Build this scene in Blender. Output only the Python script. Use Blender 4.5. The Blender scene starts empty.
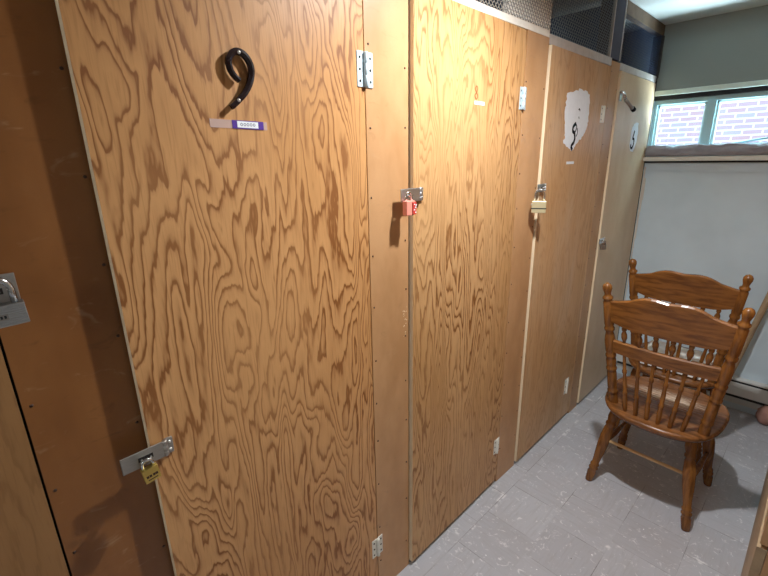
import bpy, bmesh, math, random
from mathutils import Vector, Matrix
random.seed(4)
SC = bpy.context.scene
COL = SC.collection

# ------------------------------------------------------------------ shader helpers
class NT:
    def __init__(s, name):
        s.m = bpy.data.materials.new(name); s.m.use_nodes = True
        s.t = s.m.node_tree; s.n = s.t.nodes; s.l = s.t.links
        s.b = s.n['Principled BSDF']; s.out = s.n['Material Output']
    def put(s, v, sock):
        if hasattr(v, 'is_output'): s.l.new(v, sock)
        elif v is not None: sock.default_value = v
    def math(s, op, a, b=None, c=None, clamp=False):
        x = s.n.new('ShaderNodeMath'); x.operation = op; x.use_clamp = clamp
        s.put(a, x.inputs[0])
        if b is not None: s.put(b, x.inputs[1])
        if c is not None: s.put(c, x.inputs[2])
        return x.outputs[0]
    def coords(s, kind='Object'):
        return s.n.new('ShaderNodeTexCoord').outputs[kind]
    def sep(s, v):
        x = s.n.new('ShaderNodeSeparateXYZ'); s.put(v, x.inputs[0]); return x.outputs
    def comb(s, a, b, c):
        x = s.n.new('ShaderNodeCombineXYZ')
        for i, v in enumerate((a, b, c)): s.put(v, x.inputs[i])
        return x.outputs[0]
    def noise(s, v, scale=5, detail=2, rough=.5, dist=0, color=False):
        x = s.n.new('ShaderNodeTexNoise'); s.put(v, x.inputs['Vector'])
        x.inputs['Scale'].default_value = scale; x.inputs['Detail'].default_value = detail
        x.inputs['Roughness'].default_value = rough; x.inputs['Distortion'].default_value = dist
        return x.outputs['Color' if color else 'Fac']
    def ramp(s, v, pts, interp='LINEAR'):
        x = s.n.new('ShaderNodeValToRGB'); s.put(v, x.inputs[0]); r = x.color_ramp; r.interpolation = interp
        while len(r.elements) < len(pts): r.elements.new(.5)
        for e, (p, c) in zip(r.elements, pts):
            e.position = p; e.color = (c, c, c, 1) if not isinstance(c, tuple) else (*c[:3], 1)
        return x.outputs[0]
    def mix(s, f, a, b, mode='MIX'):
        x = s.n.new('ShaderNodeMix'); x.data_type = 'RGBA'; x.blend_type = mode
        for v, i in ((f, 0), (a, 6), (b, 7)):
            if isinstance(v, tuple) and len(v) == 3: v = (*v, 1)
            s.put(v, x.inputs[i])
        return x.outputs[2]
    def smooth(s, v, a, b):
        x = s.n.new('ShaderNodeMapRange'); x.interpolation_type = 'SMOOTHSTEP'
        s.put(v, x.inputs[0]); s.put(a, x.inputs[1]); s.put(b, x.inputs[2]); return x.outputs[0]
    def bump(s, h, strength=.2, dist=.002):
        x = s.n.new('ShaderNodeBump'); s.put(h, x.inputs['Height'])
        x.inputs['Strength'].default_value = strength; x.inputs['Distance'].default_value = dist
        s.l.new(x.outputs[0], s.b.inputs['Normal'])
    def end(s, col, rough=.5, metal=0, spec=.5):
        if isinstance(col, tuple): col = (*col[:3], 1)
        s.put(col, s.b.inputs['Base Color']); s.put(rough, s.b.inputs['Roughness'])
        s.b.inputs['Metallic'].default_value = metal; s.b.inputs['Specular IOR Level'].default_value = spec
        return s.m

def lin(r, g, b):
    f = lambda c: (c/255/12.92) if c <= 10 else ((c/255+.055)/1.055)**2.4
    return (f(r), f(g), f(b))

def spot(t, y, z, py, pz, sy, sz, ragged=None):
    """soft patch (0..1) round a place on a panel, measured in metres"""
    a = t.math('DIVIDE', t.math('SUBTRACT', y, py), sy); b = t.math('DIVIDE', t.math('SUBTRACT', z, pz), sz)
    d = t.math('ADD', t.math('MULTIPLY', a, a), t.math('MULTIPLY', b, b))
    if ragged is not None: d = t.math('ADD', d, ragged)
    return t.math('POWER', 2.718, t.math('MULTIPLY', d, -1.0))

def plywood(name, base, grain, seed, n=15, contrast=1.0, knots=(), scuffs=(), slope=6, stretch=.2, red=.0, rough=.42, dusty=0.0):
    t = NT(name); p = t.sep(t.coords()); y, z = p[1], p[2]
    v = t.comb(y, t.math('MULTIPLY', z, stretch), seed)
    h = t.noise(v, 7.0, 2.2, .45, .45)
    jag = t.noise(t.comb(t.math('MULTIPLY', y, 46), t.math('MULTIPLY', z, 8), seed), 1, 2.5, .65)
    jag2 = t.noise(t.comb(t.math('MULTIPLY', y, 14), t.math('MULTIPLY', z, 3), seed+3), 1, 1, .5)
    f = t.math('MULTIPLY', h, n)
    f = t.math('ADD', f, t.math('MULTIPLY', y, slope))
    f = t.math('MULTIPLY_ADD', jag, 1.5, f); f = t.math('MULTIPLY_ADD', jag2, 1.3, f)
    for (py, pz, s, a) in knots:
        f = t.math('MULTIPLY_ADD', spot(t, y, z, py, pz, s, s*1.5), a, f)
    fr = t.math('FRACT', f)
    band = t.ramp(fr, [(0, 1), (.11, 1), (.21, .5), (.38, .14), (.80, 0), (.93, .22), (1, 1)])
    amp = t.smooth(t.noise(t.comb(t.math('MULTIPLY', y, 5), t.math('MULTIPLY', z, 1.6), seed+9), 1, 2, .5), .25, .72)
    amp = t.math('MULTIPLY_ADD', amp, .65*contrast, .35*contrast)
    pores = t.noise(t.comb(t.math('MULTIPLY', y, 260), t.math('MULTIPLY', z, 14), seed), 1, 1, .5)
    big = t.noise(t.comb(t.math('MULTIPLY', y, 3), t.math('MULTIPLY', z, 1.2), seed+5), 1, 2, .5)
    c = t.mix(t.smooth(big, .3, .7), base, tuple(x*k for x, k in zip(base, (.88, .83, .74))))
    c = t.mix(t.math('MULTIPLY', band, amp, clamp=True), c, grain)
    c = t.mix(t.math('MULTIPLY', t.smooth(pores, .5, .8), .28), c, grain)
    if dusty:
        d = t.noise(t.comb(t.math('MULTIPLY', y, 6), t.math('MULTIPLY', z, 1.1), seed+2), 1, 3, .6)
        c = t.mix(t.math('MULTIPLY', t.smooth(d, .42, .75), dusty), c, lin(205, 180, 150))
    rag = t.math('MULTIPLY', t.noise(t.comb(t.math('MULTIPLY', y, 40), t.math('MULTIPLY', z, 40), seed), 1, 3, .7), 1.8)
    for (py, pz, sy, sz, k) in scuffs:
        s = t.smooth(spot(t, y, z, py, pz, sy, sz, rag), .2, .45)
        c = t.mix(t.math('MULTIPLY', s, k), c, lin(240, 222, 200))
    t.bump(t.math('MULTIPLY_ADD', band, -.5, pores), .12, .0012)
    r = t.math('MULTIPLY_ADD', band, .1, rough)
    return t.end(c, r, 0, .4)

def hardboard(name, base, seed, rough=.42, mottled=.5, var=.82):
    t = NT(name); p = t.sep(t.coords()); y, z = p[1], p[2]
    a = t.noise(t.comb(t.math('MULTIPLY', y, 420), t.math('MULTIPLY', z, 420), seed), 1, 2, .6)
    b = t.noise(t.comb(t.math('MULTIPLY', y, 9), t.math('MULTIPLY', z, 4), seed), 1, 3, .6)
    s = t.noise(t.comb(t.math('MULTIPLY', y, 16), t.math('MULTIPLY', z, 30), seed+7), 1, 3, .65, .8)
    dark = tuple(x*k for x, k in zip(base, (var, var*.94, var*.85)))
    c = t.mix(t.smooth(b, .3, .7), base, dark)
    c = t.mix(t.math('MULTIPLY', t.smooth(a, .45, .75), .25), c, dark)
    c = t.mix(t.math('MULTIPLY', t.smooth(s, .62, .8), .22*mottled), c, lin(225, 195, 160))
    c = t.mix(t.math('MULTIPLY', t.smooth(s, .4, .26), .5*mottled), c, tuple(x*.55 for x in base))
    t.bump(a, .08, .0006)
    return t.end(c, t.math('MULTIPLY_ADD', s, .2, rough-.1), 0, .45)

def plain(name, col, rough=.5, metal=0, spec=.5, nz=0, ns=60):
    t = NT(name)
    if nz:
        v = t.noise(t.coords(), ns, 3, .6)
        c = t.mix(t.smooth(v, .3, .7), col, tuple(x*(1-nz) for x in col)); t.bump(v, .06, .0008)
        return t.end(c, rough, metal, spec)
    # a faint variation keeps every surface procedural
    v = t.noise(t.coords(), 35, 1, .5)
    return t.end(t.mix(v, col, tuple(x*.93 for x in col)), rough, metal, spec)

def brushed(name, col, rough=.32, k=.75):
    t = NT(name); p = t.sep(t.coords())
    v = t.noise(t.comb(t.math('MULTIPLY', p[1], 60), t.math('MULTIPLY', p[2], 420), p[0]), 1, 2, .6)
    c = t.mix(v, col, tuple(x*k for x in col))
    return t.end(c, t.math('MULTIPLY_ADD', v, .15, rough), 1.0)

def oak(name, base, dark, seed=0, patchy=False, upright=False):
    t = NT(name); p = t.sep(t.coords('Object')); x, y, z = p[0], p[1], p[2]
    v = t.comb(t.math('MULTIPLY', x, 9), t.math('MULTIPLY', y, 40), t.math('MULTIPLY_ADD', z, 60, seed))
    if upright: v = t.comb(t.math('MULTIPLY', x, 70), t.math('MULTIPLY', y, 70), t.math('MULTIPLY', z, 7))
    a = t.noise(v, 1, 3, .6, .4); b = t.noise(t.coords('Object'), 7, 2, .5)
    c = t.mix(t.smooth(a, .35, .7), base, dark)
    c = t.mix(t.math('MULTIPLY', b, .35), c, dark)
    if patchy:  # pale ragged streaks mixed into the seat colour
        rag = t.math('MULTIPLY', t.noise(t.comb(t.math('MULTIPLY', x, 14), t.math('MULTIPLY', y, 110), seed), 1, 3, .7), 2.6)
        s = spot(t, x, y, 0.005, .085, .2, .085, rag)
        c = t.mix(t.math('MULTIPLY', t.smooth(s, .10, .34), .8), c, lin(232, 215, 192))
    t.bump(a, .05, .0006)
    return t.end(c, .27, 0, .5)

# palette
M = {}
M['ply_nine'] = plywood('plywood_nine', lin(206, 155, 102), lin(134, 82, 38), 2.3, 25, 1.0,
    knots=((.064, 1.141, .045, 4.5), (.27, .70, .04, 4.2), (.612, 1.122, .03, 3.0), (.33, 1.44, .06, -2.5), (.45, .98, .05, 2.6), (.13, 1.5, .05, 2.0)),
    scuffs=((.136, .785, .024, .03, .75), (.349, 1.09, .03, .04, .45)))
M['ply_next'] = plywood('plywood_pale', lin(204, 160, 110), lin(134, 86, 42), 7.7, 25, 1.0, knots=((.1, 1.0, .05, 3.5), (.3, .5, .04, 3), (.35, 1.35, .05, -2.5)), stretch=.16, slope=10, red=.1)
M['ply_patch'] = plywood('plywood_dusty', lin(206, 162, 114), lin(150, 106, 64), 12.1, 12, .4, dusty=.5, slope=9)
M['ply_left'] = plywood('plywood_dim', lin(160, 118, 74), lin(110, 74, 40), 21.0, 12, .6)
M['ply_five'] = hardboard('painted_beige_panel', lin(216, 192, 162), 5.5, .5, .3, .9)
M['stile'] = hardboard('brown_hardboard', lin(194, 149, 105), 1.5)
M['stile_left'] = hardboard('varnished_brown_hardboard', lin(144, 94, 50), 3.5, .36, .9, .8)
M['stile_far'] = hardboard('brown_board_far', lin(192, 150, 108), 8.5)
M['edge'] = plain('raw_ply_edge', lin(245, 222, 186), .6)
M['rail'] = plain('grey_painted_rail', lin(196, 190, 186), .6, nz=.15, ns=25)
M['white_board'] = plain('white_painted_board', lin(226, 219, 208), .6, nz=.1, ns=30)
M['brown_beam'] = plain('rough_brown_plank', lin(120, 98, 78), .7, nz=.35, ns=14)
M['inside'] = plain('shaded_navy', lin(50, 76, 122), .7, nz=.2, ns=8)  # navy of the shaded locker insides put into the colour
M['wire'] = plain('galvanised_wire', lin(150, 146, 140), .6, .1)
M['wire_far'] = plain('dull_steel_wire', lin(138, 160, 176), .6, .1)
M['nail'] = plain('rusty_nail', lin(70, 44, 28), .6)
M['steel'] = brushed('brushed_steel', lin(205, 208, 210))
M['steel_dark'] = brushed('dull_steel', lin(186, 182, 176), .42)
M['zinc'] = plain('zinc_plate', lin(196, 214, 222), .42, .35)
M['white_metal'] = plain('white_painted_metal', lin(226, 222, 210), .5)
M['chrome'] = plain('chrome', lin(225, 228, 230), .14, 1.0)
M['brass'] = brushed('brass', lin(226, 196, 110), .3, .85)
M['brass_pale'] = plain('pale_brass', lin(214, 200, 160), .38, .5)
M['pink'] = plain('pink_enamel', lin(244, 150, 132), .4)
M['red'] = plain('red_enamel', lin(206, 66, 58), .4)
M['digit'] = plain('black_brown_enamel', lin(34, 22, 24), .22)
M['screw'] = plain('screw_head', lin(226, 224, 220), .3, .7)
M['tape'] = plain('yellowed_tape', lin(236, 210, 200), .25); M['tape'].node_tree.nodes['Principled BSDF'].inputs['Alpha'].default_value = .45
M['violet'] = plain('violet_print', lin(84, 50, 150), .4)
M['paper'] = plain('white_paper', lin(240, 244, 248), .6)
M['ink'] = plain('grey_ink', lin(80, 90, 120), .6)
M['paint'] = plain('white_wall_paint', lin(240, 244, 250), .8, nz=.05, ns=40)
M['black_paint'] = plain('black_paint', lin(24, 26, 32), .9, 0, .1)
M['faded'] = plain('faded_brown_paint', lin(150, 84, 44), .6)
M['label'] = plain('pale_blue_label', lin(170, 200, 204), .5)
M['dark_hole'] = plain('dark_gap', lin(30, 22, 18), .8)
M['oak'] = oak('golden_oak', lin(140, 90, 40), lin(96, 58, 24))
M['oak_turned'] = oak('golden_oak_turned', lin(140, 90, 40), lin(96, 58, 24), 0, False, True)
M['oak_seat'] = oak('golden_oak_patchy', lin(142, 92, 50), lin(96, 60, 30), 3, True)
M['oak_seat2'] = oak('golden_oak_seat', lin(142, 92, 50), lin(96, 60, 30), 3)
M['raw_dowel'] = plain('pale_raw_wood', lin(214, 176, 128), .5)
M['cloth_white'] = plain('white_cloth', lin(238, 236, 232), .85, nz=.06, ns=30)
M['card'] = plain('tan_cardboard', lin(168, 138, 108), .8, nz=.12, ns=30)
M['pole'] = plain('weathered_pole', lin(176, 150, 118), .6, nz=.2, ns=20)
M['pink_cloth'] = plain('dusty_pink_cloth', lin(178, 132, 118), .85, nz=.15, ns=25)
M['heater'] = plain('cream_enamel', lin(226, 226, 222), .4)
M['heater_dark'] = plain('heater_fins', lin(36, 36, 38), .6)
M['aqua'] = plain('aqua_window_paint', lin(186, 230, 240), .45)
M['aqua_light'] = plain('pale_aqua_paint', lin(228, 246, 246), .45)
M['lintel'] = plain('pale_lintel', lin(228, 244, 234), .5)
M['near_black'] = plain('near_black', lin(22, 28, 34), .6)
M['shade'] = plain('grey_blind_fabric', lin(168, 166, 174), .8, nz=.2, ns=12)
M['sill'] = plain('white_sill', lin(226, 222, 212), .5)
M['post_dark'] = plain('dusky_post_paint', lin(62, 60, 78), .7)
M['trim_dark'] = plain('dark_corner_post', lin(56, 52, 52), .7)
M['lamp'] = plain('lamp_metal', lin(220, 220, 215), .5)

def wall_mat(name, base, base2=None, zsplit=None):
    t = NT(name); co = t.coords(); p = t.sep(co)
    a = t.noise(co, 3, 3, .6); b = t.noise(co, 90, 2, .6)
    c = t.mix(t.smooth(a, .3, .75), base, tuple(x*.9 for x in base))
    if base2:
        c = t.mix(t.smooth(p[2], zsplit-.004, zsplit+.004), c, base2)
    t.bump(b, .1, .001)
    return t.end(c, .65, 0, .3)
M['plaster'] = wall_mat('blue_grey_plaster', lin(212, 228, 238), lin(146, 154, 150), 1.90)  # shade of the wall above the window put into the second colour
M['plaster_side'] = wall_mat('grey_plaster', lin(150, 148, 142))
M['ceiling'] = wall_mat('white_ceiling_paint', lin(214, 222, 222))

def floor_mat():
    t = NT('worn_vinyl_tiles'); p = t.sep(t.coords()); x, y = p[0], p[1]; T = .2286
    u = t.math('DIVIDE', t.math('SUBTRACT', x, .076), T); ci = t.math('FLOOR', u); fu = t.math('SUBTRACT', u, ci)
    odd = t.math('MODULO', t.math('ABSOLUTE', ci), 2.0)
    v = t.math('DIVIDE', t.math('SUBTRACT', y, t.math('MULTIPLY_ADD', odd, .145, 1.201)), T)
    ri = t.math('FLOOR', v); fv = t.math('SUBTRACT', v, ri)
    wn = t.n.new('ShaderNodeTexWhiteNoise'); wn.noise_dimensions = '2D'; t.l.new(t.comb(ci, ri, 0), wn.inputs['Vector'])
    rnd = wn.outputs['Value']
    du = t.math('MINIMUM', fu, t.math('SUBTRACT', 1, fu)); dv = t.math('MINIMUM', fv, t.math('SUBTRACT', 1, fv))
    wob = t.noise(t.coords(), 30, 2, .6)
    d = t.math('MINIMUM', du, dv); d = t.math('MULTIPLY_ADD', t.math('SUBTRACT', wob, .5), .012, d)
    grout = t.smooth(d, .009, .002)
    gv = t.noise(t.coords(), 5, 2, .5); grout = t.math('MULTIPLY', grout, t.smooth(gv, .35, .65))
    # streaks, along or across each tile
    alt = t.math('GREATER_THAN', t.math('MODULO', t.math('ABSOLUTE', t.math('ADD', ci, ri)), 2.0), .5)
    s1 = t.noise(t.comb(t.math('MULTIPLY', x, 90), t.math('MULTIPLY', y, 9), rnd), 1, 3, .65)
    s2 = t.noise(t.comb(t.math('MULTIPLY', x, 9), t.math('MULTIPLY', y, 90), rnd), 1, 3, .65)
    st = t.math('ADD', t.math('MULTIPLY', s1, alt), t.math('MULTIPLY', s2, t.math('SUBTRACT', 1, alt)))
    c = t.mix(rnd, lin(186, 186, 191), lin(176, 175, 180))
    c = t.mix(t.math('MULTIPLY', t.smooth(st, .46, .7), .3), c, lin(160, 155, 155))
    big = t.noise(t.coords(), 4, 3, .6)
    c = t.mix(t.math('MULTIPLY', t.smooth(big, .45, .75), .3), c, lin(164, 156, 154))
    scf = t.noise(t.comb(t.math('MULTIPLY', x, 26), t.math('MULTIPLY', y, 26), t.math('ADD', rnd, 4)), 1, 4, .75, 1.5)
    c = t.mix(t.math('MULTIPLY', t.smooth(scf, .57, .68), .8), c, lin(226, 224, 224))
    # pale scraped edges along some joints
    edge = t.math('MULTIPLY', t.smooth(d, .06, .02), t.smooth(t.noise(t.coords(), 9, 3, .7), .55, .66))
    c = t.mix(t.math('MULTIPLY', edge, .85), c, lin(228, 226, 226))
    dark = t.noise(t.coords(), 34, 2, .6)
    c = t.mix(t.math('MULTIPLY', t.smooth(dark, .74, .8), .8), c, lin(84, 72, 66))
    c = t.mix(t.math('MULTIPLY', grout, .7), c, lin(92, 84, 80))
    chip = t.noise(t.coords(), 55, 1, .5)
    c = t.mix(t.smooth(chip, .795, .815), c, lin(245, 245, 245))
    t.bump(t.math('SUBTRACT', st, grout), .12, .001)
    return t.end(c, t.math('MULTIPLY_ADD', st, .25, .36), 0, .4)
M['floor'] = floor_mat()

def brick_mat():
    t = NT('brick_facade'); p = t.sep(t.coords())
    b = t.n.new('ShaderNodeTexBrick'); t.l.new(t.comb(p[0], p[2], 0), b.inputs['Vector'])
    b.inputs['Scale'].default_value = 1; b.inputs['Brick Width'].default_value = .235; b.inputs['Row Height'].default_value = .078
    b.inputs['Mortar Size'].default_value = .011; b.inputs['Mortar Smooth'].default_value = .1
    b.inputs['Color1'].default_value = (*lin(150, 120, 128), 1); b.inputs['Color2'].default_value = (*lin(138, 130, 148), 1)
    b.inputs['Mortar'].default_value = (*lin(186, 188, 192), 1)
    return t.end(b.outputs['Color'], .8)
M['brick'] = brick_mat()

def glass_mat():
    t = NT('window_glass'); g = t.n.new('ShaderNodeBsdfGlossy'); g.inputs['Roughness'].default_value = .02
    tr = t.n.new('ShaderNodeBsdfTransparent'); tr.inputs[0].default_value = (.94, 1, 1, 1)
    fr = t.n.new('ShaderNodeFresnel'); fr.inputs[0].default_value = 1.45; mx = t.n.new('ShaderNodeMixShader')
    ge = t.n.new('ShaderNodeNewGeometry'); t.put(t.math('MULTIPLY', fr.outputs[0], t.math('SUBTRACT', 1, ge.outputs['Backfacing'])), mx.inputs[0]); t.l.new(tr.outputs[0], mx.inputs[1]); t.l.new(g.outputs[0], mx.inputs[2])
    t.l.new(mx.outputs[0], t.out.inputs[0]); return t.m
M['glass'] = glass_mat()

# ------------------------------------------------------------------ mesh helpers
class MB:
    """collects shapes; one material slot per added material; build() links ONE mesh object"""
    def __init__(s): s.v = []; s.f = []; s.mi = []; s.mats = []; s.sm = []
    def slot(s, m):
        m = M[m] if isinstance(m, str) else m
        if m not in s.mats: s.mats.append(m)
        return s.mats.index(m)
    def add(s, vs, fs, m, smooth=False):
        o = len(s.v); s.v += [tuple(x) for x in vs]; k = s.slot(m)
        for f in fs: s.f.append([i+o for i in f]); s.mi.append(k); s.sm.append(smooth)
        return s
    def box(s, a, b, m, rot=None, bev=0):
        (x0, y0, z0), (x1, y1, z1) = a, b
        c = Vector(((x0+x1)/2, (y0+y1)/2, (z0+z1)/2)); h = Vector((abs(x1-x0)/2, abs(y1-y0)/2, abs(z1-z0)/2))
        bm = bmesh.new(); bmesh.ops.create_cube(bm, size=2)
        for v in bm.verts: v.co = Vector((v.co.x*h.x, v.co.y*h.y, v.co.z*h.z))
        if bev: bmesh.ops.bevel(bm, geom=bm.edges[:], offset=bev, segments=2, affect='EDGES', profile=.5)
        vs = [(rot @ v.co if rot else v.co) + c for v in bm.verts]; bm.verts.index_update()
        fs = [[v.index for v in f.verts] for f in bm.faces]; bm.free()
        return s.add(vs, fs, m)
    def lathe(s, p0, p1, prof, m, n=14):
        """prof: (t, radius) with t along p0->p1"""
        p0, p1 = Vector(p0), Vector(p1); ax = (p1-p0); d = ax.normalized()
        u = d.orthogonal().normalized(); w = d.cross(u); vs = []; fs = []
        for t, r in prof:
            for k in range(n):
                a = 2*math.pi*k/n; vs.append(p0+ax*t+(u*math.cos(a)+w*math.sin(a))*r)
        for i in range(len(prof)-1):
            for k in range(n):
                fs.append([i*n+k, i*n+(k+1) % n, (i+1)*n+(k+1) % n, (i+1)*n+k])
        fs.append(list(range(n))[::-1]); fs.append([(len(prof)-1)*n+k for k in range(n)])
        return s.add(vs, fs, m, True)
    def tube(s, pts, r, m, n=10):
        pts = [Vector(p) for p in pts]; vs = []; fs = []; u = None
        for i, p in enumerate(pts):
            d = (pts[min(i+1, len(pts)-1)]-pts[max(i-1, 0)]).normalized()
            u = d.orthogonal().normalized() if u is None else (u-d*u.dot(d)).normalized()
            w = d.cross(u); rr = r[i] if isinstance(r, (list, tuple)) else r
            for k in range(n):
                a = 2*math.pi*k/n; vs.append(p+(u*math.cos(a)+w*math.sin(a))*rr)
        for i in range(len(pts)-1):
            for k in range(n): fs.append([i*n+k, i*n+(k+1) % n, (i+1)*n+(k+1) % n, (i+1)*n+k])
        fs.append(list(range(n))[::-1]); fs.append([(len(pts)-1)*n+k for k in range(n)])
        return s.add(vs, fs, m, True)
    def plate(s, poly, x0, x1, m):
        """polygon in (y,z) extruded from x0 to x1"""
        n = len(poly); vs = [(x0, y, z) for y, z in poly]+[(x1, y, z) for y, z in poly]
        fs = [list(range(n)), [n+i for i in range(n)][::-1]]+[[i, i+n, (i+1) % n+n, (i+1) % n] for i in range(n)]
        return s.add(vs, fs, m)
    def stroke(s, pts, widths, x0, x1, m, raise_mid=0):
        """flat ribbon letter stroke in (y,z), extruded; raise_mid gives a rounded face"""
        P = [Vector((0, a, b)) for a, b in pts]; L = []; R = []; C = []
        for i, p in enumerate(P):
            d = (P[min(i+1, len(P)-1)]-P[max(i-1, 0)]).normalized(); nrm = Vector((0, -d.z, d.y))
            w = (widths[i] if isinstance(widths, (list, tuple)) else widths)/2
            L.append(p+nrm*w); R.append(p-nrm*w); C.append(p)
        vs = []; fs = []
        for l, c, r in zip(L, C, R):
            vs += [(x0, l.y, l.z), (x1, l.y, l.z), (x1+raise_mid, c.y, c.z), (x1, r.y, r.z), (x0, r.y, r.z)]
        k = 5
        for i in range(len(P)-1):
            for j in range(k): fs.append([i*k+j, i*k+(j+1) % k, (i+1)*k+(j+1) % k, (i+1)*k+j])
        fs.append([0, 1, 2, 3, 4]); fs.append([(len(P)-1)*k+j for j in range(k)][::-1])
        return s.add(vs, fs, m, False)
    def build(s, name, parent=None, origin=None, bevel=0, sub=0):
        me = bpy.data.meshes.new(name); o = bpy.data.objects.new(name, me)
        vs = s.v if origin is None else [tuple(Vector(v)-Vector(origin)) for v in s.v]
        me.from_pydata(vs, [], s.f)
        for m in s.mats: me.materials.append(m)
        for p, k, q in zip(me.polygons, s.mi, s.sm): p.material_index = k; p.use_smooth = q
        bm = bmesh.new(); bm.from_mesh(me); bmesh.ops.recalc_face_normals(bm, faces=bm.faces[:]); bm.to_mesh(me); bm.free()
        COL.objects.link(o)
        if origin is not None: o.location = origin
        if parent: o.parent = parent
        if bevel:
            b = o.modifiers.new('b', 'BEVEL'); b.width = bevel; b.segments = 2; b.limit_method = 'ANGLE'
        if sub:
            q = o.modifiers.new('s', 'SUBSURF'); q.levels = q.render_levels = sub
        return o

def thing(name, label, cat, loc=(0, 0, 0), rz=0, group=None):
    o = bpy.data.objects.new(name, None); COL.objects.link(o); o.empty_display_size = .1
    o.location = loc; o.rotation_euler = (0, 0, rz)
    return tag(o, label, cat, group)
def tag(o, label, cat, group=None):
    o['label'] = label; o['category'] = cat
    if group: o['group'] = group
    return o
def struct(o, label=None):
    o['kind'] = 'structure'
    if label: o['label'] = label
    return o

# ------------------------------------------------------------------ the room
FZ = -.012; L = 3.24; CH = 2.288; XR = 1.6; YB = -2.2; XB = -.95
WX0, WX1, WZ0, WZ1 = .0, .86, 1.535, 1.868           # window opening in the far wall
struct(MB().box((XB-.1, YB-.1, -.1), (XR+.1, L+.2, FZ), 'floor').build('floor'))
struct(MB().box((XB-.1, YB-.1, CH), (XR+.1, L+.2, CH+.1), 'ceiling').build('ceiling'))
w = MB()
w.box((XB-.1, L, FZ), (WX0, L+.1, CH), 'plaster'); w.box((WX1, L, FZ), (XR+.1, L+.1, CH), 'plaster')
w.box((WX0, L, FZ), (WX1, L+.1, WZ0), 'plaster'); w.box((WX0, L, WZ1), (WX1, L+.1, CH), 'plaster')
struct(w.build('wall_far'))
struct(MB().box((XB-.1, YB, FZ), (XB, L, CH), 'inside').build('wall_left'))
struct(MB().box((XR, YB, FZ), (XR+.1, L, CH), 'plaster_side').build('wall_right'))
struct(MB().box((XB-.1, YB-.1, FZ), (XR+.1, YB, CH), 'plaster_side').build('wall_back'))

# window: lintel, frame, two sashes
m = MB()
m.box((WX0, L-.018, 1.893), (WX1+.06, L, 1.922), 'lintel', bev=.004)
m.box((WX0, L-.004, 1.868), (WX1, L+.05, 1.893), 'near_black')  # dark strip standing for the shaded reveal under the lintel
struct(m.build('trim_1'), 'pale green lintel strip over the window')
fr = MB(); yF0, yF1 = L+.012, L+.07
fr.box((WX0, yF0, 1.842), (WX1, yF1, WZ1), 'aqua'); fr.box((WX0, yF0, WZ0), (WX1, yF1, 1.59), 'aqua')
fr.box((WX0, yF0, 1.59), (.018, yF1, 1.842), 'aqua'); fr.box((WX1-.04, yF0, 1.59), (WX1, yF1, 1.842), 'aqua')
fr.box((.276, yF0-.006, 1.59), (.322, yF1, 1.842), 'aqua')
win = struct(fr.build('window_1'), 'aqua painted window looking out on a brick facade')
for x0, x1 in ((.018, .276), (.322, WX1-.04)):
    s_ = MB(); e = .013
    s_.box((x0, L+.03, 1.59), (x0+e, L+.055, 1.842), 'aqua_light'); s_.box((x1-e, L+.03, 1.59), (x1, L+.055, 1.842), 'aqua_light')
    s_.box((x0, L+.03, 1.842-e), (x1, L+.055, 1.842), 'aqua_light'); s_.box((x0, L+.03, 1.59), (x1, L+.055, 1.59+e), 'aqua_light')
    so = s_.build('sash', win)
    MB().box((x0+e, L+.04, 1.59+e), (x1-e, L+.044, 1.842-e), 'glass').build('pane', so)
MB().tube([(.42, L+.018, 1.598), (.60, L+.004, 1.628), (.80, L-.01, 1.66)], .006, 'aqua', 8).build('stay_bar', win)
# sill below
m = MB(); m.box((WX0, L-.05, 1.507), (WX1+.06, L+.02, 1.533), 'sill', bev=.003); m.box((WX0, L-.012, 1.496), (WX1+.06, L, 1.506), 'near_black')  # thin near-black strip under the board
struct(m.build('trim_2'), 'white window sill board')
# faint moulding under it and corner caulk
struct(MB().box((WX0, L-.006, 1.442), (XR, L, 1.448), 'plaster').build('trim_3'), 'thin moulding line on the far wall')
c = MB(); zz = [.35, .6, .85, 1.0, 1.1, 1.18, 1.26, 1.33, 1.4, 1.47]
for i in range(len(zz)-1):
    wv = .004+.010*(1 if 1.0 <= zz[i] < 1.34 else .25)*random.uniform(.6, 1.4)
    c.box((.004, L-.01, zz[i]), (.004+wv, L-.0005, zz[i+1]), 'white_board')
struct(c.build('trim_4'), 'ragged white caulk in the corner')

# rolled blind on the sill
def blind():
    mb = MB(); n = 26; rows = []
    prof = [(-.044, 1.536), (-.052, 1.546), (-.045, 1.556), (-.05, 1.566), (-.04, 1.575), (-.046, 1.585), (-.03, 1.596), (-.006, 1.6), (.006, 1.585), (.006, 1.536)]
    vs = []; fs = []; k = len(prof)
    for i in range(n+1):
        x = .006+(.9-.006)*i/n; sag = .004*math.sin(i*1.1)+.003*math.sin(i*2.7)
        for j, (yy, z) in enumerate(prof):
            g = (.009*(1 if j % 2 else -1)+.005*math.sin(i*.5+j*1.9)) if j not in (0, 9, 8) else 0
            vs.append((x, L+yy+g, z+(sag if 1 <= j <= 8 else 0)))
    for i in range(n):
        for j in range(k): fs.append([i*k+j, i*k+(j+1) % k, (i+1)*k+(j+1) % k, (i+1)*k+j])
    fs.append(list(range(k))); fs.append([n*k+j for j in range(k)][::-1])
    return mb.add(vs, fs, 'shade', True)
b = blind().build('window_blind')
tag(b, 'grey fabric blind bunched in folds along the window sill', 'blind')

# brick building outside
bw = MB().box((-6, 8.5, -3), (9, 8.9, 6), 'brick').build('wall_outside'); struct(bw, 'pale brick facade across from the window')

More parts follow.
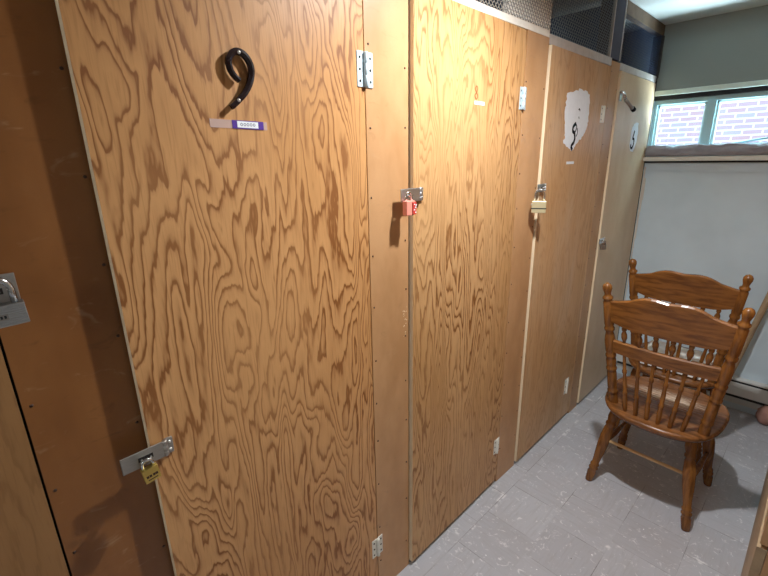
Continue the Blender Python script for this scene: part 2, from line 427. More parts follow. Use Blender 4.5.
# baseboard heater
ht = thing('baseboard_heater', 'long cream baseboard heater with black slots along the far wall', 'heater', (.45, L, 0))
x0, x1 = -.43, .70
m = MB(); m.box((x0, -.052, .105), (x1, -.044, .188), 'heater', bev=.002); m.build('front_cover', ht)
m = MB(); m.box((x0, -.05, .2), (x1, -.001, .212), 'heater', bev=.003); m.box((x0, -.006, .03), (x1, -.001, .2), 'heater'); m.build('back_plate', ht)
m = MB(); m.box((x0+.01, -.04, .085), (x1-.01, -.008, .198), 'heater_dark'); m.build('heating_fins', ht)
m = MB(); m.box((x1-.02, -.055, .03), (x1, -.001, .214), 'heater', bev=.003); m.build('end_cap', ht)

# ------------------------------------------------------------------ lockers
def nails(mb, ys, z0, z1, step, x=0):
    for y in ys:
        z = z0+random.uniform(0, step*.4)
        while z < z1:
            mb.lathe((x-.001, y+random.uniform(-.002, .002), z), (x+.0012, y, z), [(0, .0032), (1, .0028)], 'nail', 7)
            z += step*random.uniform(.8, 1.2)

def hinge(parent, y, z, h, w, mat, name='hinge'):
    m = MB()
    m.box((0, y-w/2, z-h/2), (.003, y-.004, z+h/2), mat, bev=.0008); m.box((0, y+.004, z-h/2), (.003, y+w/2, z+h/2), mat, bev=.0008)
    o = m.build(name, parent)
    k = MB(); k.lathe((.006, y, z-h/2), (.006, y, z+h/2), [(0, .004), (.03, .0062), (.32, .0062), (.33, .0055), (.35, .0062), (.65, .0062), (.66, .0055), (.68, .0062), (.97, .0062), (1, .004)], mat, 12)
    for sy in (-1, 1):
        for q in (-.33, 0, .33):
            k.lathe((.0028, y+sy*w*.33, z+q*h), (.0042, y+sy*w*.33, z+q*h), [(0, .0034), (1, .0026)], 'dark_hole', 8)
    for v in k.v: pass
    # pin and screws belong to the hinge leaf mesh
    me = o.data; bpy.data.objects.remove(o); m.add(k.v, [], mat)
    m = MB(); m.box((0, y-w/2, z-h/2), (.003, y-.004, z+h/2), mat, bev=.0008); m.box((0, y+.004, z-h/2), (.003, y+w/2, z+h/2), mat, bev=.0008)
    off = len(m.v); m.v += k.v
    for f, mi, sm in zip(k.f, k.mi, k.sm):
        m.f.append([i+off for i in f]); m.mi.append(m.slot(k.mats[mi])); m.sm.append(sm)
    return m.build(name, parent)

def hasp(parent, ya, yb, z0, z1, mat, x=.004, slot=None, flip=False):
    """long flap ya..yb with knuckle end on the door, and the staple it folds over"""
    m = MB(); zc = (z0+z1)/2; h = z1-z0
    kn = yb-.012
    m.box((x+.004, ya, z0), (x+.0075, kn, z1), mat, bev=.0012)
    m.lathe((x+.005, kn+.003, z0), (x+.005, kn+.003, z1), [(0, .004), (.04, .0055), (.3, .0055), (.31, .0048), (.34, .0055), (.66, .0055), (.67, .0048), (.7, .0055), (.96, .0055), (1, .004)], mat, 10)
    m.box((x-.003, kn+.004, z0), (x+.003, yb+.008, z1), mat, bev=.001)
    for q in (.25, .75): m.lathe((x+.002, yb+.001, z0+q*h), (x+.0045, yb+.001, z0+q*h), [(0, .004), (1, .003)], 'screw', 8)
    sy = slot if slot else ya+(yb-ya)*.3
    if flip: sy = ya+yb-sy
    m.box((x+.0072, sy-.014, zc-.005), (x+.0079, sy+.014, zc+.005), 'dark_hole')
    m.tube([(x-.004, sy-.008, zc), (x+.014, sy-.008, zc), (x+.019, sy-.004, zc), (x+.019, sy+.004, zc), (x+.014, sy+.008, zc), (x-.004, sy+.008, zc)], .0028, 'chrome', 8)
    if flip: m.v = [(a, ya+yb-b, c) for a, b, c in m.v]
    return m.build('hasp', parent)

def frame_wire(name, y0, y1, z0, z1, mat, pitch, parent, x=.004, r=.0011, diag=True):
    """expanded-metal screen: interlaced wires as real triangular strips"""
    vs = []; fs = []
    def bar(a, b):
        a, b = Vector(a), Vector(b); d = (b-a).normalized(); n1 = Vector((1, 0, 0)); n2 = d.cross(n1)
        o = len(vs)
        for p in (a, b):
            for q in (0, 1, 2):
                an = q*2.094; vs.append(p+(n1*math.cos(an)+n2*math.sin(an))*r)
        for q in range(3): fs.append([o+q, o+(q+1) % 3, o+3+(q+1) % 3, o+3+q])
    ph = pitch*.55; nz_ = max(1, int((z1-z0)/ph)); ny = max(1, int((y1-y0)/pitch))
    for j in range(nz_+1):
        z = z0+(z1-z0)*j/nz_
        pts = []
        for i in range(ny*2+1):
            pts.append((x, y0+(y1-y0)*i/(ny*2), z+(ph*.42 if (i+j) % 2 else -ph*.42)))
        for a, b in zip(pts, pts[1:]): bar(a, b)
    return MB().add(vs, fs, mat).build(name, parent)

def locker(label, ystart, doorY, doorT, mats, stileY, top=1.992, ajar=.0, gap=.006, header=None, group='plywood storage lockers', door_bot=.008, rail_z=None):
    """doorY = (left, right) edges at the wall plane, hinged on the right; stileY = (a,b) board to its right"""
    t = thing('storage_locker', label, 'locker', (0, ystart, 0), 0, group)
    y0, y1 = doorY[0]-ystart, doorY[1]-ystart
    # door (own origin at the hinge edge so that it can stand ajar)
    W_ = y1-y0; d = MB(); T = .019
    d.box((-T, y0, door_bot), (0, y1, doorT), mats['door'])
    o = d.build('door', t)
    me = o.data; me.materials.append(M['edge'])
    for p in me.polygons:
        if p.normal.x < .5: p.material_index = 1
    # mesh coordinates are relative to the hinge
    for v in me.vertices: v.co.y -= y1
    me.transform(Matrix.Translation((0, W_, 0)))      # keep texture coordinates positive
    o.location = (0, y1, 0); o.rotation_euler = (0, 0, ajar)
    me.transform(Matrix.Translation((0, -W_, 0)))
    # stile
    if stileY:
        a, b = stileY[0]-ystart, stileY[1]-ystart; s = MB(); s.box((-T, a, FZ), (0, b, top if mats.get('stile_top') is None else mats['stile_top']), mats['stile'])
        nails(s, (a+.012, b-.014), .12, top-.03, .17)
        s.build('stile', t)
        p = MB(); p.box((-.9, (a+b)/2-.01, FZ), (-T-.001, (a+b)/2+.01, CH-.02), mats.get('inside', 'inside')); p.build('side_partition', t)
    return t, o

group = 'plywood storage lockers'
def hang(door, y1w, fn):
    """build with fn(parent) in wall coordinates relative to the door hinge"""
    return fn

# --- locker at the far left edge
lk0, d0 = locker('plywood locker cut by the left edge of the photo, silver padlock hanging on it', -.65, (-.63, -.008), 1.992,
                 dict(door='ply_left', stile='stile_left', inside='dark_hole'), (-.004, .172), ajar=.004)  # partition coloured dark for the shade in the door gap
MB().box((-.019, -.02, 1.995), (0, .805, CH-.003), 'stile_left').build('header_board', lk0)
MB().box((-.045, -.03+.65, .02), (-.0195, .02+.65, 1.98), 'dark_hole').build('gap_shade_strip', lk0)  # dark strip added behind the gap, standing for the shade in it
hp = hasp(lk0, .535, .683, 1.335, 1.388, 'steel_dark', x=.006, slot=.650, flip=True)
# --- locker nine
A9 = math.radians(2.5)
lk9, d9 = locker('wide plywood locker with the black metal number nine', .16, (.166, .806), 1.992, dict(door='ply_nine', stile='stile'), (.810, .974), ajar=A9)
MB().box((-.019, .0, 1.995), (0, .655, CH-.003), 'white_board').build('header_board', lk9)
def R9(y, z):   # wall y/z -> coordinates on the open door (hinge at y=.806)
    return (y-.806, z)
S9 = [(.456, 1.709), (.446, 1.717), (.4385, 1.729), (.4375, 1.746), (.447, 1.758), (.459, 1.762), (.473, 1.757), (.483, 1.744), (.485, 1.727), (.478, 1.706), (.465, 1.687), (.448, 1.671), (.432, 1.658)]
def smoothpath(p, n=4):
    out = []
    P = [p[0]]+list(p)+[p[-1]]
    for i in range(1, len(P)-2):
        for k in range(n):
            t = k/n; a, b, c, d = (Vector((*q, 0)) for q in P[i-1:i+3])
            v = .5*((2*b)+(-a+c)*t+(2*a-5*b+4*c-d)*t*t+(-a+3*b-3*c+d)*t**3); out.append((v.x, v.y))
    return out+[tuple(p[-1])]
sp = smoothpath([R9(p[0]-.009, p[1]-.003) for p in S9]); n_ = len(sp)
nm = MB(); nm.stroke(sp, [.0098+.003*math.sin(math.pi*i/n_) for i in range(n_)], .0065, .0125, 'digit', .003)
for (a, b) in (((.450, 1.757)), ((.439, 1.669))):
    yy, z2 = R9(a, b); nm.lathe((.0135, yy, z2), (.017, yy, z2), [(0, .0036), (.6, .0034), (1, .001)], 'screw', 10)
    nm.lathe((-.001, yy, z2), (.012, yy, z2), [(0, .003), (1, .003)], 'digit', 8)
o = nm.build('number_nine', d9); o['label'] = 'black metal digit nine held by two screws'
tp = MB(); R = lambda y, z: R9(y, z)
def quad(mb, y0, z0, y1, z1, xx, th, mat, sk=0):
    mb.plate([(y0, z0), (y1, z0+sk), (y1, z1+sk), (y0, z1)], xx, xx+th, mat)
quad(tp, .379-.806, 1.617, .507-.806, 1.633, .0002, .0006, 'tape', -.002)
o = tp.build('tape_label', d9); o['label'] = 'strip of clear tape with a violet and white paper label'
tl = MB(); quad(tl, .426-.806, 1.6165, .498-.806, 1.6325, .0009, .0004, 'violet', -.001); quad(tl, .437-.806, 1.6185, .485-.806, 1.631, .0014, .0003, 'paper', -.001)
for i, ch in enumerate('ooooo'):
    cy = .4465-.806+i*.0072; tl.stroke([(cy+.0024*math.cos(a*.7854), 1.6244+.0026*math.sin(a*.7854)) for a in range(9)], .0011, .0017, .0019, 'ink')
tl.build('printed_slip', o)
hinge(lk9, .808-.16, 1.770, .083, .054, 'zinc'); hinge(lk9, .806-.16, .212, .078, .05, 'white_metal')
hs = hasp(d9, .108-.806, .200-.806, .965, 1.001, 'steel_dark', x=.002, slot=.152-.806)
# pale chips along the stile edge
ch = MB()
for i in range(16):
    y = random.uniform(.945, .968)-.16; z = random.choice((1.087, 1.07, 1.035, .99))+random.uniform(-.012, .012); q = random.uniform(.001, .0035)
    ch.plate([(y-q, z-q*.6), (y+q*1.3, z-q*.2), (y+q*.5, z+q)], -.0002, .0006, 'edge')
ch.build('paint_chips', lk9)

# --- locker with pale plywood door
lkA, dA = locker('pale yellow plywood locker with a faint rubbed eight and pink padlock', .98, (.978, 1.614), 1.992, dict(door='ply_next', stile='stile', stile_top=1.995), (1.619, 1.790), ajar=.024)
hinge(lkA, 1.613-.98, 1.762, .08, .046, 'zinc'); hinge(lkA, 1.596-.98, .213, .08, .046, 'white_metal')
hasp(lkA, .915-.98, 1.010-.98, 1.427, 1.466, 'steel', x=.018, slot=.948-.98)
e = MB()
def RA(y, z): return (y-1.614, z)
fd = [[(1.288, 1.766), (1.296, 1.776), (1.303, 1.768), (1.294, 1.755), (1.288, 1.745), (1.297, 1.736), (1.305, 1.745), (1.297, 1.755), (1.288, 1.766)]]
for pth in fd: e.stroke(smoothpath([RA(*p) for p in pth], 3), .003, .0004, .0010, 'faded')
e.build('painted_number', dA)
e = MB(); y, z = RA(1.287, 1.719); quad(e, y, z, y+.062, z+.012, .0001, .0005, 'label'); e.build('sticker', dA)
hd = MB(); T = .019
hd.box((-T, 0.0-.16, 1.996), (0, 1.788-.98, 2.020), 'white_board'); hd.box((-T, 1.47-.98, 2.0205), (0, 1.788-.98, CH-.003), 'white_board')
hd.box((-T, -.16, 2.0205), (0, 1.20-.98, CH-.003), 'white_board'); hd.box((-T, 1.2-.98, 2.2), (0, 1.47-.98, CH-.003), 'white_board')
nails(hd, (.1, .2, .3, .4, .5, .6), 2.004, 2.012, .2)
hd.build('header_board', lkA)
frame_wire('wire_screen', 1.0-.98, 1.786-.98, 2.024, CH-.006, 'wire', .019, lkA, x=.003, r=.0017)

# --- locker with white paint patch
lkB, dB = locker('brown plywood locker with a white paint patch and black painted digit', 1.79, (1.800, 2.458), 1.972, dict(door='ply_patch', stile='stile_far'), (2.463, 2.580), top=2.0, ajar=.012)
hinge(lkB, 2.42-1.79, 1.748, .08, .05, 'white_metal'); hinge(lkB, 2.37-1.79, .222, .1, .05, 'white_metal')
hasp(lkB, 1.760-1.79, 1.838-1.79, 1.403, 1.436, 'steel', x=.012, slot=1.80-1.79)
RB = lambda y, z: (y-2.458, z)
pp = [(1.985, 1.808), (2.043, 1.823), (2.106, 1.836), (2.184, 1.835), (2.226, 1.824), (2.241, 1.768), (2.243, 1.706), (2.232, 1.661), (2.193, 1.635), (2.145, 1.609), (2.114, 1.580), (2.093, 1.572), (2.043, 1.588), (1.985, 1.604), (1.998, 1.628), (1.987, 1.678), (1.976, 1.751)]
def ragged(poly, amp, n=5):
    out = []
    for i, a in enumerate(poly):
        b = poly[(i+1) % len(poly)]
        for k in range(n):
            t = k/n; out.append((a[0]+(b[0]-a[0])*t+random.uniform(-amp, amp)*1.6, a[1]+(b[1]-a[1])*t+random.uniform(-amp, amp)))
    return out
e = MB(); e.plate(ragged([RB(*p) for p in pp], .004), .0004, .0010, 'paint'); o = e.build('paint_patch', dB); o['label'] = 'irregular white painted patch'
e = MB()
e.stroke(smoothpath([RB(*p) for p in [(2.106, 1.692), (2.080, 1.678), (2.078, 1.658), (2.098, 1.650), (2.108, 1.626), (2.098, 1.606), (2.086, 1.600), (2.078, 1.588), (2.094, 1.576)]], 3), .016, .0012, .0016, 'black_paint')
e.build('painted_digit', dB)
for pth, wd in (([(2.104, 1.690), (2.118, 1.676), (2.106, 1.654)], .008), ([(2.128, 1.672), (2.132, 1.652), (2.122, 1.636)], .006), ([(2.118, 1.752), (2.13, 1.755), (2.134, 1.746)], .006), ([(2.128, 1.722), (2.134, 1.714)], .005)):
    e = MB(); e.stroke(smoothpath([RB(*p) for p in pth], 3), wd, .0011, .0015, 'black_paint'); e.build('paint_mark', dB)
e = MB(); y, z = RB(2.045, 1.512); quad(e, y, z, y+.085, z+.012, .0001, .0005, 'paper'); e.build('sticker', dB)
hd = MB(); hd.box((-T, 0, 1.975), (0, 2.46-1.79, 2.010), 'rail')
hd.box((-T, .012, 2.262), (0, 2.42-1.79, CH-.003), 'brown_beam')
hd.box((-.07, 2.43-1.79, 2.0101), (-.002, 2.57-1.79, CH-.003), 'post_dark'); hd.box((-.012, 2.425-1.79, 2.0102), (.001, 2.433-1.79, CH-.004), 'rail'); hd.box((-.012, 2.562-1.79, 2.0102), (.001, 2.570-1.79, CH-.004), 'rail')
nails(hd, (.08, .17, .27, .36, .46, .55), 1.988, 1.995, .2)
hd.build('header_frame', lkB)
frame_wire('wire_screen', 1.806-1.79, 2.425-1.79, 2.013, 2.26, 'wire_far', .02, lkB, x=-.004, r=.0012)

# --- last locker, beige
lkC, dC = locker('beige locker beside the far wall with a black digit on a white patch', 2.58, (2.590, 3.222), 1.966, dict(door='ply_five', stile='stile_far'), None, ajar=.012)
RC = lambda y, z: (y-3.222, z)
pp = [(2.912, 1.722), (2.970, 1.730), (2.990, 1.727), (3.003, 1.683), (3.000, 1.627), (2.983, 1.587), (2.956, 1.563), (2.905, 1.571), (2.880, 1.602), (2.872, 1.656), (2.885, 1.702)]
e = MB(); e.plate(ragged([RC(*p) for p in pp], .003, 4), .0004, .0010, 'paint'); e.build('paint_patch', dC)
e = MB(); e.stroke(smoothpath([RC(*p) for p in [(2.936, 1.684), (2.926, 1.661), (2.918, 1.640), (2.940, 1.638), (2.948, 1.618), (2.938, 1.596), (2.915, 1.585), (2.896, 1.598), (2.906, 1.606)]], 3), .014, .0012, .0016, 'black_paint')
e.build('painted_digit', dC)
# bent strap latch near the top of the door
e = MB(); q = lambda y, z, x: (x, y-3.262, z)
e.box((.001, 2.598-3.222, 1.822), (.005, 2.632-3.222, 1.866), 'chrome', bev=.001)
e.tube([q(2.636, 1.866, .004), q(2.64, 1.86, .02), q(2.642, 1.845, .026), q(2.65, 1.83, .03)], .008, 'chrome', 8)
e.tube([q(2.650, 1.826, .03), q(2.672, 1.808, .042), q(2.70, 1.79, .05), q(2.712, 1.784, .052)], [.009, .008, .009, .012], 'steel_dark', 8)
e.lathe(q(2.706, 1.787, .052), q(2.724, 1.778, .056), [(0, .012), (1, .012)], 'black_paint', 10)
o = e.build('strap_latch', dC); o['label'] = 'bent silver latch with a dark end'
hasp(lkC, 2.555-2.58, 2.64-2.58, 1.062, 1.092, 'chrome', x=.012, slot=2.59-2.58)
hd = MB(); hd.box((-T, 0, 1.97), (0, L-2.58-.03, 2.004), 'rail'); hd.box((-.035, 0, 2.228), (-.001, L-2.58-.004, CH-.003), 'brown_beam')
hd.box((-.05, L-2.58-.028, 2.0), (.004, L-2.58-.003, 2.228), 'trim_dark'); hd.box((-T, L-2.58-.016, FZ), (0, L-2.58-.003, 2.0), 'trim_dark')
hd.build('header_frame', lkC)
frame_wire('wire_screen', 2.582-2.58, L-2.58-.03, 2.006, 2.226, 'inside', .022, lkC, x=-.006, r=.0007)

# --- locker row on the right side of the aisle
lr = thing('storage_locker', 'brown wooden locker front at the lower right edge of the photo', 'locker', (.938, 1.25, 0), 0, group)
m = MB(); m.box((0, 0, FZ), (.02, 1.98, .6), 'pole'); m.build('lower_panel', lr)
m = MB(); m.box((.004, 0, .612), (.024, 1.98, CH-.01), 'stile_far'); m.build('upper_panel', lr)
m = MB(); m.box((.021, 0, FZ), (XR-.938-.003, .02, CH-.01), 'stile_far'); m.build('side_panel', lr)

# ------------------------------------------------------------------ padlocks
def padlock(label, loc, w, h, t, body, shackle='chrome', sh=.022, rz=0, tilt=0, extra=None, r=.0032):
    """hangs in the plane of the wall: local y = width, z up, x = out of the wall; loc = bottom of shackle loop top"""
    k = thing('padlock', label, 'padlock', loc, rz); k.rotation_euler = (tilt, 0, rz)
    b = MB()
    if body == 'steel':
        n = 9
        for i in range(n):
            z1 = -sh-h*i/n; b.box((-t/2, -w/2, z1-h/n*.94), (t/2, w/2, z1), 'steel', bev=.001)
        b.box((-t/2+.001, -w/2+.001, -sh-h), (t/2-.001, w/2-.001, -sh), 'steel_dark')
    else: b.box((-t/2, -w/2, -sh-h), (t/2, w/2, -sh), body, bev=min(t, w)*.12)
    if extra: extra(b, w, h, t, sh)
    b.build('body', k)
    s = MB(); a = w*.32; pts = [(0, -a, -sh-.004), (0, -a, -a)]
    pts += [(0, -a*math.cos(q*math.pi/8), -a+a*math.sin(q*math.pi/8)) for q in range(1, 8)]+[(0, a, -a), (0, a, -sh-.004)]
    s.tube(pts, r, shackle, 10); s.build('shackle', k)
    return k
def keyplate(b, w, h, t, sh):
    for i, y in enumerate((-.28, -.1, .12, .28)): b.box((t/2, y*w-.002, -sh-h*.62), (t/2+.0004, y*w+.0025, -sh-h*.45), 'nail')
    b.box((t/2, -.3*w, -sh-h*.82), (t/2+.0004, .3*w, -sh-h*.76), 'nail')
def plate(b, w, h, t, sh):
    b.box((t/2-.0003, -w*.35, -sh-h*.66), (t/2+.0006, w*.1, -sh-h*.40), 'steel_dark')
    for i in range(5): b.box((t/2+.0006, -w*.31+i*w*.08, -sh-h*.6), (t/2+.001, -w*.26+i*w*.08, -sh-h*.46), 'near_black')
def redtag(b, w, h, t, sh):
    b.box((t/2-.001, w*.14, -sh-h*.95), (t/2+.003, w*.56, -sh-h*.1), 'red', bev=.001)
    for i, (y, z) in enumerate(((.3, .25), (.42, .45), (.3, .62), (.45, .8), (.5, .3))): b.box((t/2+.003, y*w-.002, -sh-h*z-.002), (t/2+.0034, y*w+.003, -sh-h*z+.0015), 'paper')
def combo(b, w, h, t, sh):
    b.box((-t/2-.001, -w/2-.001, -sh-h*.66), (t/2+.001, w/2+.001, -sh-h*.58), 'near_black')
    for i in range(3): b.lathe((-t*.4+i*t*.4, -w/2-.002, -sh-h*.3), (-t*.4+i*t*.4, -w/2+.002, -sh-h*.3), [(0, .004), (1, .004)], 'steel', 10)
padlock('silver laminated padlock hanging at the left edge of the photo', (.038, .004, 1.386), .058, .034, .022, 'steel', 'chrome', .040, 0, math.radians(2), plate, .0048)
padlock('small brass padlock hanging from the hasp of the number nine door', (.054, .149, .988), .030, .031, .013, 'brass', 'chrome', .018, 0, math.radians(8), keyplate)
padlock('small pink and red padlock on the pale plywood door hasp', (.040, .932, 1.457), .036, .042, .018, 'pink', 'chrome', .024, 0, 0, redtag, .003)
padlock('pale brass block padlock with a long shackle, on the white-patched door', (.046, 1.728, 1.418), .058, .050, .024, 'brass_pale', 'chrome', .046, math.radians(-62), 0, combo, .0042)
padlock('small silver padlock on the beige door beside the far wall', (.036, 2.578, 1.082), .03, .03, .014, 'steel', 'chrome', .022, math.radians(-40), 0, None)

# ------------------------------------------------------------------ chairs
def turned(mb, p0, p1, prof, m, n=14): mb.lathe(p0, p1, prof, m, n)
LEG = [(0, .0155), (.02, .017), (.12, .0205), (.15, .0165), (.165, .0215), (.18, .0215), (.195, .017), (.21, .0205), (.225, .0205), (.24, .016), (.30, .0175), (.46, .0235), (.60, .025), (.70, .021), (.73, .0175), (.745, .0225), (.765, .0225), (.78, .018), (.84, .0235), (.89, .0215), (.92, .016), (1, .016)]
POST = [(0, .016), (.03, .0175), (.10, .0175), (.115, .0155), (.125, .019), (.14, .019), (.15, .016), (.17, .0175), (.30, .0165), (.31, .0145), (.32, .0185), (.335, .0185), (.345, .0155), (.36, .017), (.40, .0175), (.42, .0155), (.43, .0185), (.445, .0185), (.455, .015), (.475, .0175), (.56, .0185), (.60, .016), (.63, .0125), (.645, .0175), (.66, .0175), (.67, .0145), (.69, .0165), (.86, .0165), (.875, .013), (.885, .0175), (.895, .0175), (.905, .0115), (.92, .0105), (.935, .0125), (.955, .0155), (.975, .0155), (.99, .0115), (1, .003)]
SPIN = [(0, .007), (.05, .0085), (.22, .0105), (.30, .0085), (.32, .0105), (.35, .0105), (.37, .0075), (.5, .0085), (.66, .0065), (.68, .0095), (.72, .0095), (.74, .0065), (.95, .0065), (1, .006)]
SHORT = [(0, .006), (.12, .0065), (.3, .0115), (.5, .0115), (.68, .006), (.74, .0095), (.84, .0095), (.9, .006), (1, .006)]
ZS = .455
def post_pt(sx, z):
    f = (z-ZS)/(1.04-ZS); return Vector((sx*(.173+.058*f), -.128-.122*f, z))
def back_pt(u, z, bulge=.014):
    """curved, raked back surface; u -1..1 between the posts"""
    a = post_pt(1, z); return Vector((u*a.x, a.y-bulge*(1-u*u), z))
def rail(mb, top, bot, th, m, n=22, umax=.97):
    vs = []; fs = []
    for i in range(n+1):
        u = -umax+2*umax*i/n; zt, zb = top(u), bot(u)
        for (z, s) in ((zb, -1), (zt-.006, -1), (zt, -.5), (zt, .5), (zt-.006, 1), (zb, 1)):
            p = back_pt(u, z); vs.append((p.x, p.y+s*th/2, p.z))
    k = 6
    for i in range(n):
        for j in range(k): fs.append([i*k+j, i*k+(j+1) % k, (i+1)*k+(j+1) % k, (i+1)*k+j])
    fs.append(list(range(k))); fs.append([n*k+j for j in range(k)][::-1])
    mb.add(vs, fs, m)
def ctop(u):
    a = abs(u); s = max(0, min(1, (.97-a)/.72)); s = s*s*(3-2*s)
    return .966+.046*s-.006*math.exp(-(u/.13)**2)-.004*math.exp(-((a-.62)/.1)**2)
def cbot(u):
    a = abs(u); s = max(0, min(1, (1-a)/.4)); s = s*s*(3-2*s)
    return .871-.016*s-.004*(1-u*u)
def seat_mesh():
    vs = []; fs = []; n = 40
    def outline(f, z):
        r = []
        for k in range(n):
            a = 2*math.pi*k/n; c, s = math.cos(a), math.sin(a); e = 2/2.7
            x = math.copysign(abs(c)**e, c)*.232*f-.003; y = math.copysign(abs(s)**e, s)*.247
            if s < 0: y *= .99
            x *= 1+.06*min(1, y/.247)
            r.append((x, .012+y*f, z))
        return r
    rings = [outline(.86, ZS-.036), outline(.95, ZS-.033), outline(.985, ZS-.022), outline(1, ZS-.012), outline(.985, ZS-.002), outline(.95, ZS), outline(.86, ZS-.001), outline(.55, ZS-.006), outline(.2, ZS-.007)]
    for r in rings: vs += r
    for i in range(len(rings)-1):
        for k in range(n): fs.append([i*n+k, i*n+(k+1) % n, (i+1)*n+(k+1) % n, (i+1)*n+k])
    fs.append(list(range(n))[::-1]); fs.append([(len(rings)-1)*n+k for k in range(n)])
    return vs, fs
def make_chair(label, loc, rz, seat_m):
    t = thing('dining_chair', label, 'chair', loc, rz, 'oak spindle-back chairs')
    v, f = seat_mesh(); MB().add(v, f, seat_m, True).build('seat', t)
    m = MB(); rail(m, ctop, cbot, .024, 'oak'); m.build('crest_rail', t)
    m = MB(); rail(m, lambda u:   .784-.004*(1-u*u), lambda u: .723-.004*(1-u*u), .022, 'oak', umax=.98); m.build('mid_rail', t)
    for sx in (-1, 1):
        m = MB(); m.lathe(post_pt(sx, ZS-.02), post_pt(sx, 1.043), [(a_, r_*1.17) for a_, r_ in POST], 'oak_turned', 16); m.build('back_post', t)
    for i in range(6):
        u = -.71+1.42*i/5
        m = MB(); p1 = back_pt(u, .728); p0 = Vector((u*.152, -.182+.022*abs(u)**2, ZS-.006)); m.lathe(p0, p1, SPIN, 'oak_turned', 10); m.build('spindle', t)
        m = MB(); m.lathe(back_pt(u, .78), back_pt(u, cbot(u)+.008), SHORT, 'oak_turned', 10); m.build('short_spindle', t)
    legs = []
    for (fx, fy, tx, ty) in ((-.226, -.138, -.160, -.085), (.190, -.155, .132, -.09), (-.2, .235, -.15, .15), (.2, .235, .15, .15)):
        m = MB(); a = Vector((fx, fy, FZ)); b = Vector((tx, ty, ZS-.03)); m.lathe(a, b, LEG, 'oak_turned', 16); m.build('leg', t); legs.append((a, b))
    at = lambda i, z: legs[i][0].lerp(legs[i][1], z/(ZS-.03))
    m = MB(); m.tube([at(0, .235), at(1, .235)], .0075, 'raw_dowel', 10); o = m.build('stretcher', t); o['label'] = 'pale bare-wood stretcher'
    for i, j, z in ((0, 2, .20), (1, 3, .20), (2, 3, .27)):
        m = MB(); m.lathe(at(i, z), at(j, z), [(0, .007), (.2, .009), (.45, .013), (.55, .013), (.8, .009), (1, .007)], 'oak_turned', 10); m.build('stretcher', t)
    return t
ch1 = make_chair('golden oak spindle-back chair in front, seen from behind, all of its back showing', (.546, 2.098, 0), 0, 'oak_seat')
ch2 = ch1.copy(); COL.objects.link(ch2); ch2.location = (.482, 2.628, 0); ch2.rotation_euler = (0, 0, 0)
ch2['label'] = 'golden oak spindle-back chair farther away, half hidden behind the nearer chair'
for c_ in list(ch1.children):
    d_ = c_.copy(); COL.objects.link(d_); d_.parent = ch2
    if d_.name.startswith('seat'):
        d_.data = d_.data.copy(); d_.data.materials[0] = M['oak_seat2']

# white cloth and shallow box on the far chair's seat
cm = MB(); vs = []; fs = []; n = 18
for i in range(n+1):
    for j in range(n+1):
        x = -.185+.37*i/n; y = -.160+.365*j/n; x *= 1-.16*max(0, -y/.16); ed = min(i, n-i, j, n-j)
        vs.append((x, y, .4545+(.016 if ed > 0 else -.001)+(.003*math.sin(i*1.3)+.003*math.sin(j*1.1+i*.5) if ed > 0 else 0)))
for i in range(n):
    for j in range(n): a = i*(n+1)+j; fs.append([a, a+1, a+n+2, a+n+1])
o = cm.add(vs, fs, 'cloth_white', True).build('seat_cloth', None, None)
for v in o.data.vertices: v.co.z -= .4535
o.location = (.482, 2.628, .457)
sd = o.modifiers.new('t', 'SOLIDIFY'); sd.thickness = .004; sd.offset = 1
tag(o, 'white cloth spread over the seat of the farther chair', 'cloth')

# ------------------------------------------------------------------ pole, bundle
pa, pb = Vector((.628, 3.09, .004+FZ)), Vector((.755, 3.165, .755)); dd = (pb-pa).normalized()
top = pa+dd*1.28
o = MB().tube([tuple(pa), tuple(pa+dd*.4), tuple(pa+dd*.8), tuple(top)], .0165, 'pole', 14).build('wooden_pole')
tag(o, 'weathered wooden pole leaning behind the chairs against the far wall', 'pole')
vs = []; fs = []; n = 20; rr = 10
for i in range(rr+1):
    ph = math.pi*i/rr
    for k in range(n):
        a = 2*math.pi*k/n; w_ = 1+.07*math.sin(3*a+i)+.05*math.sin(5*a-2*i)
        vs.append((.046*math.sin(ph)*math.cos(a)*w_, .055*math.sin(ph)*math.sin(a)*w_, .058-.058*math.cos(ph)))
for i in range(rr):
    for k in range(n): fs.append([i*n+k, i*n+(k+1) % n, (i+1)*n+(k+1) % n, (i+1)*n+k])
o = MB().add(vs, fs, 'pink_cloth', True).build('cloth_bundle'); o.location = (.877, 3.165, FZ)
tag(o, 'dusty pink bundle on the floor at the right edge of the photo', 'bundle')

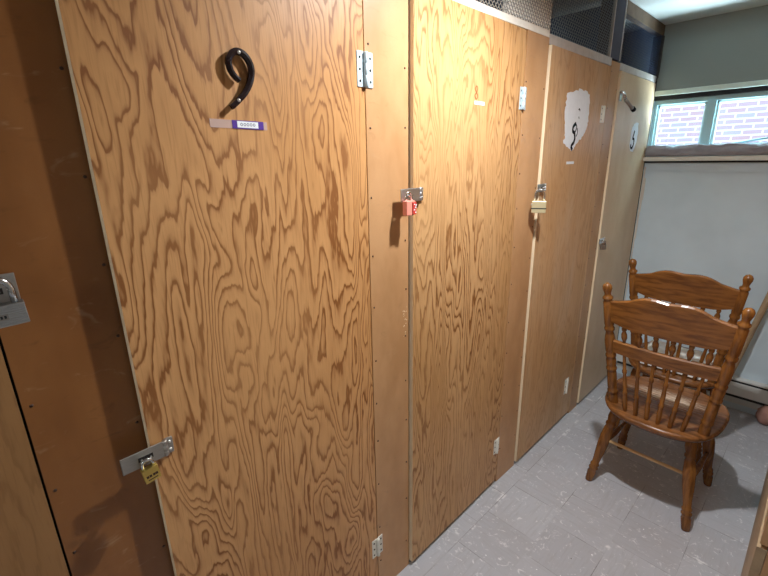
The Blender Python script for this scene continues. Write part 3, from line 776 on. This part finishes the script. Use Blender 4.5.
# ------------------------------------------------------------------ camera
cam = bpy.data.cameras.new('camera'); co = bpy.data.objects.new('camera', cam); COL.objects.link(co)
f_px = 427.2766; cam.sensor_width = 36; cam.sensor_fit = 'HORIZONTAL'; cam.lens = f_px/768*36; cam.clip_start = .01
p_, y_, r_ = (math.radians(v) for v in (16.84597, 46.18378, -1.02514))
fw0 = Vector((-math.sin(y_), math.cos(y_), 0)); rt0 = Vector((math.cos(y_), math.sin(y_), 0)); up0 = Vector((0, 0, 1))
fw = fw0*math.cos(p_)-up0*math.sin(p_); up = up0*math.cos(p_)+fw0*math.sin(p_)
rt = rt0*math.cos(r_)+up*math.sin(r_); up2 = up*math.cos(r_)-rt0*math.sin(r_)
mw = Matrix((rt, up2, -fw)).transposed().to_4x4(); mw.translation = (.9, 0, 1.5518); co.matrix_world = mw
SC.camera = co

# ------------------------------------------------------------------ light
def light(name, kind, loc, energy, color=(1, 1, 1), **kw):
    l = bpy.data.lights.new(name, kind); l.energy = energy; l.color = color
    for k, v in kw.items(): setattr(l, k, v)
    o = bpy.data.objects.new(name, l); COL.objects.link(o); o.location = loc; return o
LX, LY, LZ = .48, 1.14, 2.24
o = light('aisle_lamp', 'SPOT', (LX, LY, LZ), 82, (.95, .98, 1), spot_size=math.radians(168), spot_blend=.9, shadow_soft_size=.03)
o = light('entry_fill', 'POINT', (.62, -1.9, 2.08), 19, (.93, .97, 1), shadow_soft_size=.14)  # fill light added out of view behind the camera
o = light('sun', 'SUN', (0, 0, 8), .3, (1, .97, .94), angle=.02); o.rotation_euler = (math.radians(52), 0, math.radians(15))
W_ = bpy.data.worlds.new('sky'); SC.world = W_; W_.use_nodes = True
wn_ = W_.node_tree; bg = wn_.nodes['Background']; bg.inputs[0].default_value = (.74, .88, 1, 1)
tc_ = wn_.nodes.new('ShaderNodeTexCoord'); sx_ = wn_.nodes.new('ShaderNodeSeparateXYZ'); mr_ = wn_.nodes.new('ShaderNodeMapRange')
wn_.links.new(tc_.outputs['Generated'], sx_.inputs[0]); wn_.links.new(sx_.outputs[2], mr_.inputs[0])     # overcast sky, brighter overhead
mr_.inputs[1].default_value = -.05; mr_.inputs[2].default_value = .9; mr_.inputs[3].default_value = .6; mr_.inputs[4].default_value = 9
wn_.links.new(mr_.outputs[0], bg.inputs[1])
# area lamp added out of view below the sill, standing in for ground bounce
o = light('ground_bounce_fill', 'AREA', (.43, L+.46, 1.02), 150, (.80, .92, 1), shape='RECTANGLE', size=1.4, size_y=.5)
d_ = Vector((0, -.5, .8)); o.rotation_euler = d_.to_track_quat('-Z', 'Y').to_euler()

vs_ = SC.view_settings; vs_.view_transform = 'Standard'; vs_.look = 'None'; vs_.gamma = 1; vs_.use_curve_mapping = False; vs_.exposure = .35
